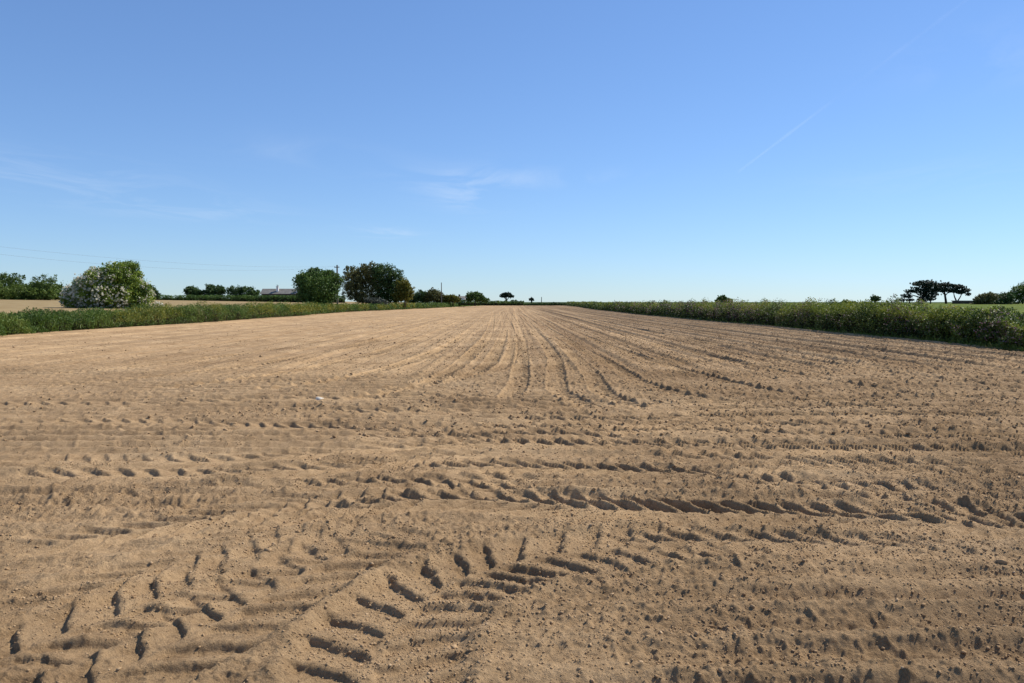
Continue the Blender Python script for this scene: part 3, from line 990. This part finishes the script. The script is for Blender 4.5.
# bushes beyond the stubble, far left
for lab, base, blobs in (
        ('dark rounded bush at the far left edge of the picture behind stubble', (2, 300), [(2, 286, 20, 12), (14, 279, 13, 6.5), (-14, 282, 16, 11), (18, 291, 20, 9), (5, 295, 26, 5)]),
        ('domed green bush between the leftmost bush and the white hawthorn', (48, 299.5), [(47, 285.5, 13, 9.5), (40, 290, 14, 9), (55, 291, 10, 8), (63, 295, 12, 5), (44, 296, 20, 4)])):
    tree('green_bush', lab, 'bush', base, 140, blobs + [(base[0] + 6, base[1] - 4, 26, 5), (base[0], base[1] - 7, 22, 5), (26, 291, 30, 7)], [[(base[0], 302, 2), (base[0] + 1, 292, 1.6), (base[0] - 1, 284, .7)],
                                                        [(base[0], 296, 1.4), (base[0] + 8, 288, .6)]], M['scrub_leaf'], M['dark_bark'], n=12000, size=0.26, clump=0.24,
         group='bushes beyond the stubble')
tree('green_bush', 'dark bush peeping out low behind the right side of the hawthorn', 'bush', (149, 299), 130, [(147, 291, 9, 7), (153, 295, 7, 5)],
     [[(149, 302, 1.6), (149, 294, 1.2), (147, 288, .6)]], M['dark_leaf'], M['dark_bark'], n=3000, size=0.25, clump=0.3, group='bushes beyond the stubble')

# low far hedge across the left background
D = 205
root = thing('field_hedge', 'low even green hedge across the left background below dark bushes and roof', 'hedge', P(228, 302, D))
n = 12000
x0, x1 = P(140, 302, D)[0] - P(228, 302, D)[0], P(345, 302, D)[0] - P(228, 302, D)[0]
x = x0 + (x1 - x0) * RNG.random(n)
hh = 1.75 + 0.5 * noise2(x * 0.3, x * 0, 141) + 0.25 * noise2(x * 1.1, x * 0, 142)
leaves('foliage', np.stack([x, (RNG.random(n) - 0.5) * 2.2, RNG.random(n) ** 0.75 * hh], 1), 0.30, M['bush_leaf'], root)
core_ridge(root, x0, x1, 1.25, 143)

# dark bushes near the barn
for lab, base, blobs in (
        ('small dark bush, first of three left of the grey roof', (192, 299), [(191, 291, 6.5, 5.5), (197, 293, 6, 4.5)]),
        ('ragged dark bush, middle of three left of the grey roof', (214, 299), [(211, 289, 5, 5.5), (217, 291, 10, 5.5), (206, 293, 5, 4), (222, 289.5, 3, 4.5)]),
        ('wide flat topped dark bush just left of the grey roof', (242, 299), [(235, 291, 8, 5), (246, 291.5, 9, 5.5), (254, 293.5, 6, 4)])):
    tree('dark_bush', lab, 'bush', base, 214, blobs, [[(base[0], 301, 1.4), (base[0], 294, 1), (base[0] + 2, 289, .5)], [(base[0], 296, 1), (base[0] - 4, 291, .4)]],
         M['dark_leaf'], M['dark_bark'], n=3600, size=0.36, clump=0.3, group='dark bushes near the grey roof')

# grey-roofed building
D = 225
k = D / F
b0 = P(281, 300, D)
root = thing('farm_building', 'low dark building with long grey roof and white chimney left of the round bush', 'building', b0)
w, d_ = 21 * k, 5.0
ez, rz = (300 - 293.6) * k, (300 - 288.6) * k
bp_ = Poly(); bp_.box(-w + .3, w - .3, 0.3, d_ - .3, -1.5, ez); bp_.build('wall', M['dark_wall'], root)
rp_ = Poly()
t_ = 0.14
rp_.add([(-w, -.2, ez - .05), (w, -.2, ez - .05), (w, d_ / 2, rz), (-w, d_ / 2, rz), (-w, d_ + .2, ez - .05), (w, d_ + .2, ez - .05),
         (-w, -.2, ez - .05 - t_), (w, -.2, ez - .05 - t_), (w, d_ / 2, rz - t_), (-w, d_ / 2, rz - t_), (-w, d_ + .2, ez - .05 - t_), (w, d_ + .2, ez - .05 - t_)],
        [(0, 1, 2, 3), (3, 2, 5, 4), (7, 6, 9, 8), (8, 9, 10, 11), (0, 6, 7, 1), (5, 11, 10, 4), (0, 3, 9, 6), (3, 4, 10, 9), (1, 7, 8, 2), (2, 8, 11, 5)])
roof = rp_.build('roof', M['slate'], root)
ch = Poly(); cxx = (276.5 - 281) * k
ch.box(cxx - .30, cxx + .30, 0.9, 1.5, ez - .2, (300 - 286.8) * k); ch.box(cxx - .38, cxx + .38, 0.82, 1.58, (300 - 286.8) * k, (300 - 286.3) * k)
ch.build('chimney', M['render'], roof)
pt = Poly(); pt.tube([(cxx - .12, 1.2, (300 - 286.3) * k), (cxx - .12, 1.2, (300 - 284.5) * k)], [.09, .08], 8); pt.tube([(cxx + .15, 1.2, (300 - 286.3) * k), (cxx + .15, 1.2, (300 - 285) * k)], [.08, .07], 8)
pt.build('chimney_pot', M['rust'], roof)
gb = Poly(); gx_ = (297 - 281) * k; gb.box(gx_ - .35, gx_ + .35, 0.5, 1.2, ez, (300 - 287) * k); gb.build('gable_stack', M['render'], roof)
wn = Poly(); wn.box(-3.6, -2.6, 0.24, 0.29, .5, 1.4); wn.build('window', M['glass'], root)
wn = Poly(); wn.box(1.6, 2.6, 0.24, 0.29, .5, 1.4); wn.build('window', M['glass'], root)

# round bush and the pole beside it
tree('round_tree', 'dense round dark green tree standing on the left hedge beside the pole', 'tree', (318, 308), 118,
     [(318, 288, 19, 16), (308, 283, 12, 11), (328, 284, 11, 12), (318, 277, 14, 7.5), (305, 293, 8.5, 8), (331, 293, 8, 9), (319, 299, 14, 6), (300, 279, 5, 6), (337, 281, 5, 7), (314, 270.5, 6, 3), (329, 274, 6, 4)],
     [[(318, 312, 3), (318, 300, 2.6), (316, 286, 1.4), (317, 276, .6)], [(318, 300, 2), (308, 287, .8)], [(318, 299, 2), (328, 286, .8)]],
     M['bush_leaf'], M['dark_bark'], n=17000, size=0.22, clump=0.34, hollow=0.55)


def utility_pole(label, top, base, D_, rad, arm=True):
    b0_ = P(base[0], base[1], D_)
    t0 = P(top[0], top[1], D_)
    hgt = t0[2] - b0_[2]
    r_ = thing('utility_pole', label, 'pole', b0_, 'wooden poles')
    pp = Poly(); pp.tube([(0, 0, -0.6), (0, 0, hgt * .5), (0, 0, hgt)], [rad, rad * .88, rad * .72], 10); pp.build('post', M['pole'], r_, False)
    if arm:
        ap = Poly(); ap.box(-0.40, 0.40, -rad - .075, -rad, hgt - .42, hgt - .30); ap.build('crossarm', M['pole'], r_)
        for sx in (-0.34, 0.34):
            ip = Poly(); ip.tube([(sx, -rad - .04, hgt - .31), (sx, -rad - .04, hgt - .25), (sx, -rad - .04, hgt - .18)], [.03, .055, .03], 8); ip.build('insulator', M['render'], r_)
    return b0_ + np.array([0, 0, hgt])


p1 = utility_pole('tall bare wooden pole with wires right beside the round dark tree', (337, 265), (337.5, 303), 124, 0.16)
utility_pole('slim distant wooden pole rising beside the second group of trees', (441.5, 282.5), (441.5, 302), 235, 0.15, False)
utility_pole('very small distant post right of the tiny tree on the horizon', (541.5, 297), (541.5, 304.5), 356, 0.19, False)
# the next pole of the line stands just outside the picture on the left
p0 = utility_pole('wooden pole at the near end of the overhead wires, left of the picture', (-190, 219), (-190, 330), 52, 0.16)
for lab, off0, off1, sag in (('upper overhead wire running from the pole towards the top left', (-.34, -.2, -.18), (-.34, -.2, -.18), 1.1),
                             ('lower overhead wire running from the pole towards the left', (.34, -.2, -.75), (.34, -.2, -.18), 1.5)):
    a, b = p0 + np.array(off0), p1 + np.array(off1)
    tt = np.linspace(0, 1, 40)
    L = a[None] + (b - a)[None] * tt[:, None]
    L[:, 2] -= sag * 4 * tt * (1 - tt)
    wp = Poly(); wp.tube(L - L[-1], [0.006] * 40, 6)
    wo_ = wp.build('power_line', M['wire'])
    wo_.location = Vector(L[-1].tolist())
    tagit(wo_, lab, 'power line', 'overhead wires')

# big dark trees behind the pole
tree('tall_tree', 'tallest ragged dark tree just right of the tall pole', 'tree', (364, 305), 172,
     [(362, 275, 15, 10), (353, 282, 11, 12), (370, 271, 12, 8.5), (358, 291, 16, 9), (374, 284, 11, 12), (348, 270, 5, 5), (366, 298, 18, 5)],
     [[(363, 307, 3), (362, 292, 2.4), (361, 278, 1.6), (362, 266, .6)], [(362, 292, 1.8), (352, 278, .7)], [(362, 288, 1.8), (371, 272, .7)], [(370, 304, 2), (373, 288, 1.3), (375, 274, .5)]],
     M['olive_leaf'], M['bark'], n=11000, size=0.30, clump=0.24, hollow=0.35, fill=0.10)
tree('tall_tree', 'dark spreading tree in the middle of the tall group by the pole', 'tree', (389, 305), 172,
     [(386, 274, 12, 10), (394, 280, 11, 11), (382, 287, 10, 11), (397, 291, 10, 10), (388, 298, 15, 6), (379, 270, 7, 6)],
     [[(388, 307, 3), (388, 292, 2.3), (386, 278, 1.3), (385, 268, .6)], [(388, 293, 1.8), (397, 280, .7)], [(384, 303, 1.6), (391, 291, 1.2), (394, 286, .6)]],
     M['dark_leaf'], M['bark'], n=10000, size=0.30, clump=0.24, hollow=0.4, fill=0.12)
tree('golden_tree', 'yellowish tree at the right end of the tall dark group', 'tree', (405, 305), 170,
     [(404, 288, 7.5, 9), (408, 293, 6.5, 8), (400, 296, 8, 6)], [[(405, 307, 2), (405, 294, 1.4), (404, 283, .6)], [(405, 297, 1.2), (409, 289, .5)]],
     M['golden_leaf'], M['bark'], n=5200, size=0.28, clump=0.24)
tree('grey_shrub', 'low grey leaved shrub below the tall dark trees', 'shrub', (376, 306), 158,
     [(374, 300.5, 8, 3), (382, 301.5, 7, 2.6), (368, 300, 4, 2.6)], [[(376, 307, .8), (375, 302, .6), (374, 300, .3)]], M['grey_leaf'], M['bark'], n=1500, size=0.26, clump=0.32)

# second group of trees with the white house
for nm, lab, base, blobs, mt, n in (
        ('dark_tree', 'low dark tree next to the right end of the tall dark group', (422, 304), [(421, 296, 6.5, 6), (416, 298.5, 5, 4.5), (411, 300, 5, 3.5)], 'dark_leaf', 2600),
        ('dark_tree', 'broad domed dark tree left of the slim distant pole', (434, 304), [(434, 295.5, 9, 6), (441, 298, 6, 4.5), (428, 298, 6, 4.5)], 'olive_leaf', 4200),
        ('dark_tree', 'low rounded bushy tree just right of the slim distant pole', (453, 304), [(452, 298.5, 7, 4), (457, 299.5, 4, 3), (446, 300, 4, 3)], 'golden_leaf', 2600),
        ('dark_tree', 'dark domed tree right of the little white house', (475, 304), [(474, 296, 7.5, 4.5), (480, 298, 6, 4), (469, 298, 4, 4), (485, 300, 5, 2.5)], 'bush_leaf', 3600)):
    tree(nm, lab, 'tree', base, 240, blobs, [[(base[0], 306, 1.4), (base[0], 299, 1.1), (base[0] - .5, 294, .5)], [(base[0], 300, .9), (base[0] + 4, 296, .4)]],
         M[mt], M['dark_bark'], n=n, size=0.36, clump=0.28, group='trees around the white house')
D = 285
k = D / F
b0 = P(461.5, 304, D)
root = thing('white_house', 'tiny white house with dark roof among the distant trees', 'house', b0)
hw = 3.4 * k
hp_ = Poly(); hp_.box(-hw, hw, 0, 5, -.5, 6.2 * k); hp_.build('wall', M['render'], root)
rp_ = Poly(); e_, r_ = 6.2 * k, 8.0 * k
rp_.add([(-hw - .15, -.2, e_), (hw + .15, -.2, e_), (hw + .15, 5.2, e_), (-hw - .15, 5.2, e_), (-hw - .15, 2.5, r_), (hw + .15, 2.5, r_)],
        [(0, 1, 5, 4), (2, 3, 4, 5), (0, 4, 3), (1, 2, 5), (0, 3, 2, 1)])
rf = rp_.build('roof', M['slate'], root)
cp_ = Poly(); cp_.box(-hw, -hw + .6, 2.1, 2.8, r_ - .5, r_ + .6); cp_.build('chimney', M['dark_wall'], rf)
wn = Poly(); wn.box(-.5, .3, -.04, -.005, .7, 1.5); wn.build('window', M['glass'], root)
D = 262
root = thing('field_hedge', 'green hedge sloping down to the far end of the left field edge', 'hedge', P(490, 304.5, D))
n = 5000
x0, x1 = (412 - 490) * D / F, (524 - 490) * D / F
x = x0 + (x1 - x0) * RNG.random(n)
hh = (1.8 - 0.8 * smooth(-12, 8, x)) + 0.4 * noise2(x * 0.4, x * 0, 151)
leaves('foliage', np.stack([x, (RNG.random(n) - 0.5) * 2.4, RNG.random(n) ** 0.75 * hh], 1), 0.36, M['bush_leaf'], root)
core_ridge(root, x0, x1, 0.7, 153)

# horizon trees in the middle
tree('umbrella_tree', 'small flat topped umbrella shaped tree on the horizon near the middle', 'tree', (506.5, 305), 372,
     [(506.5, 294.3, 6.2, 1.9), (503, 296.3, 4.2, 1.5), (510.5, 296.2, 3.8, 1.6)], [[(506.8, 306, 1.7), (506.8, 301, 1.4), (506, 297, .9), (506, 294, .4)],
     [(506.8, 300, 1.0), (510, 296.5, .4)], [(506.8, 300, .9), (503, 296.6, .4)]], M['pine_leaf'], M['dark_bark'], n=1500, size=0.48, clump=0.3)
tree('low_bush', 'low bush at the foot of the umbrella shaped tree', 'bush', (511, 305), 366, [(506, 302.5, 5, 1.9), (514, 301.5, 4.5, 2), (520, 302.6, 4, 1.4)],
     [[(512, 306, .8), (512, 303, .6), (513, 301.5, .3)]], M['dark_leaf'], M['dark_bark'], n=1100, size=0.5, clump=0.3)
tree('small_tree', 'tiny tufted tree on the horizon between umbrella tree and small post', 'tree', (531.5, 305), 368, [(531.6, 299.4, 2.6, 1.8)],
     [[(531.4, 306, 1.6), (531.5, 302, 1.4), (531.6, 299.5, .6)]], M['pine_leaf'], M['dark_bark'], n=380, size=0.45, clump=0.35)
# right-hand horizon
tree('small_tree', 'lone round topped tree standing behind the middle of the right hedge', 'tree', (723.5, 305.5), 250,
     [(722.5, 299, 6.3, 3.7), (727, 300.5, 5, 2.6), (731, 301.8, 2.6, 1.4), (718, 301, 4, 2.2)], [[(723.5, 307, 1.8), (723.5, 303, 1.4), (722.5, 299, .6)], [(723.5, 303, 1), (728, 300, .4)]],
     M['bush_leaf'], M['dark_bark'], n=2600, size=0.36, clump=0.28)
tree('low_bush', 'pale green low bush left of the little lollipop tree', 'bush', (847, 306), 150, [(846, 302.3, 4.5, 2.6), (853, 303.2, 5, 2.2), (860, 303.6, 5, 1.8)],
     [[(849, 307, .8), (849, 303.5, .6), (847, 302, .3)]], M['hedge_top'], M['bark'], n=1700, size=0.22, clump=0.3)
tree('small_tree', 'little dark lollipop shaped tree left of the pines', 'tree', (875.5, 306), 240, [(876, 298.6, 4.9, 3.3), (873.5, 299.3, 3, 2.5)],
     [[(873.5, 307, 1.3), (874, 303, 1.2), (875.5, 299.5, .6)]], M['dark_leaf'], M['dark_bark'], n=1200, size=0.34, clump=0.3)
sp = P(782, 306, 140)
r_ = Poly(); r_.tube([(0, 0, -.5), (0, 0, .7)], [.09, .085], 8); r_.box(-.14, .14, -.14, .14, .7, .78)
gp = r_.build('gate_post', M['dark_wall']); gp.location = Vector(sp.tolist())
tagit(gp, 'short dark post poking above the right hedge', 'post')

pine_kw = dict(size=0.36, clump=0.17, depth=0.9, hollow=0.3)
tree('pine_tree', 'largest dark pine with tiered crown at the left of the pine group', 'tree', (922, 306), 262,
     [(925, 283.5, 13, 3.6), (933, 288, 9, 4.5), (920, 290, 10, 4.2), (929, 294, 11, 4.5), (910, 291.5, 5.5, 2.4), (906, 296, 6, 2.6), (902, 300, 4.2, 1.9), (911, 300, 5, 1.7), (924, 299, 9, 3)],
     [[(922, 308, 2.6), (922, 299, 2.2), (924, 291, 1.5), (926, 284, .6)], [(922, 298, 1.4), (912, 295, .9), (905, 296.5, .4)], [(911, 307, 1.4), (909, 300, 1), (904, 299, .4)],
      [(923, 293, 1.2), (933, 288, .5)], [(930, 307, 1.4), (931, 298, 1), (934, 290, .5)]], M['pine_leaf'], M['dark_bark'], n=8000, group='pines on the right horizon', **pine_kw)
tree('pine_tree', 'middle pine with level crown and single bare trunk', 'tree', (946, 306), 262,
     [(945, 285, 9, 2.8), (941, 289.5, 8, 2.8), (950, 290, 7, 3), (954, 285.5, 5, 1.8)], [[(946.5, 308, 2.6), (946, 300, 2.2), (944.5, 293, 1.6), (944, 286, .6)],
     [(945, 296, 1.2), (950, 290, .5)], [(945, 295, 1.2), (940, 290, .5)]], M['pine_leaf'], M['dark_bark'], n=3600, group='pines on the right horizon', **pine_kw)
tree('pine_tree', 'rightmost pine with forked trunk and leaning crown', 'tree', (957, 306), 262,
     [(958, 287, 7, 2.6), (964, 290.5, 5.5, 2.8), (954, 291, 5, 2.2), (967.5, 294.3, 3.2, 1.7), (960, 292.5, 5, 1.8)], [[(957, 308, 2), (957, 302, 1.7), (954.5, 296.5, 1.1), (953, 290, .5)],
     [(957, 302, 1.4), (960.5, 297, 1), (963, 291, .5)]], M['pine_leaf'], M['dark_bark'], n=3200, group='pines on the right horizon', **pine_kw)
# low shed
D = 258
k = D / F
b0 = P(968, 306.5, D)
root = thing('low_shed', 'low brown flat roofed shed between the pines and the right trees', 'shed', b0)
w = 7.5 * k
wp = Poly(); wp.box(-w, w, 0, 5, -.5, 5.2 * k); wp.build('wall', M['rust'], root)
wp = Poly(); wp.box(-w - .2, w + .2, -.2, 5.2, 5.2 * k, 6.0 * k); wp.build('roof', M['slate'], root)
wp = Poly(); wp.box(-1.0, 0.2, -.05, -.004, -.4, 1.45); wp.build('door', M['dark_wall'], root)
for lab, base, D_, blobs, mt, n in (
        ('rounded olive bush directly right of the low shed', (985, 307), 200, [(985, 299, 8, 5), (991, 296.5, 8, 4.8), (978, 301, 4.5, 3.2)], 'olive_leaf', 4200),
        ('dark dense bush second from the right edge', (1003, 307), 205, [(1001, 299.5, 9, 5.5), (1009, 298, 7, 6), (995, 303, 8, 2.5)], 'dark_leaf', 4200),
        ('tall greyish green tree cut by the right edge of the picture', (1022, 307), 230, [(1019, 292, 9, 7), (1011, 296, 6, 5), (1028, 290, 11, 8), (1016, 300, 9, 4.5), (1034, 296, 10, 9)], 'scrub_leaf', 6500)):
    tree('rounded_bush' if 'bush' in lab else 'broad_tree', lab, 'bush' if 'bush' in lab else 'tree', base, D_, blobs,
         [[(base[0], 309, 1.8), (base[0], 302, 1.4), (base[0] - .5, 296, .6)], [(base[0], 303, 1.1), (base[0] + 5, 297, .4)]], M[mt], M['dark_bark'], n=n, size=0.32, clump=0.28)

# ------------------------------------------------------------------ vapour trail high up
m, t, out = new_mat('thin_ice_cloud')
tcn = t.nodes.new('ShaderNodeTexCoord')
nz = t.nodes.new('ShaderNodeTexNoise')
nz.inputs['Scale'].default_value = 0.00045
nz.inputs['Detail'].default_value = 5
t.links.new(tcn.outputs['Object'], nz.inputs['Vector'])
rr = ramp(t, [(0.34, (0.35, 0.35, 0.35)), (0.62, (1, 1, 1))])
t.links.new(nz.outputs[0], rr.inputs[0])
# the trail has broken up along its length
sx = t.nodes.new('ShaderNodeSeparateXYZ')
t.links.new(tcn.outputs['Generated'], sx.inputs[0])
br = ramp(t, [(0.00, (0.0070, 0.0070, 0.0070)), (0.20, (0.0080, 0.0080, 0.0080)), (0.27, (0.0030, 0.0030, 0.0030)), (0.40, (0.0030, 0.0030, 0.0030)), (0.50, (0.0160, 0.0160, 0.0160)), (0.90, (0.0220, 0.0220, 0.0220)), (1.00, (0.0080, 0.0080, 0.0080))])
t.links.new(sx.outputs['Y'], br.inputs[0])
ml = t.nodes.new('ShaderNodeMixRGB')
ml.blend_type = 'MULTIPLY'
ml.inputs[0].default_value = 1
t.links.new(rr.outputs[0], ml.inputs[1])
t.links.new(br.outputs[0], ml.inputs[2])
rr = ml
tr = t.nodes.new('ShaderNodeBsdfTransparent')
df = t.nodes.new('ShaderNodeBsdfTranslucent')
df.inputs['Color'].default_value = (0.95, 0.95, 0.95, 1)
mx = t.nodes.new('ShaderNodeMixShader')
t.links.new(rr.outputs[0], mx.inputs[0])
t.links.new(tr.outputs[0], mx.inputs[1])
t.links.new(df.outputs[0], mx.inputs[2])
t.links.new(mx.outputs[0], out.inputs[0])


def at_alt(px, py, z):
    d = ray(px, py)
    return np.array([0, 0, CAM_H]) + d * ((z - CAM_H) / d[2])


tt = np.linspace(0, 1, 60)
pp = np.array([at_alt(738 + (985 - 738) * q, 172 + (-14 - 172) * q, 9000) for q in tt])
cp_ = Poly()
cp_.tube(pp - pp[0], (60 + 14 * np.sin(tt * 40) + 30 * (1 - tt)).tolist(), 10)
ct = cp_.build('vapour_trail', m, None, True)
ct.location = Vector(pp[0].tolist())
tagit(ct, 'thin broken white vapour trail slanting across the upper right sky', 'contrail')
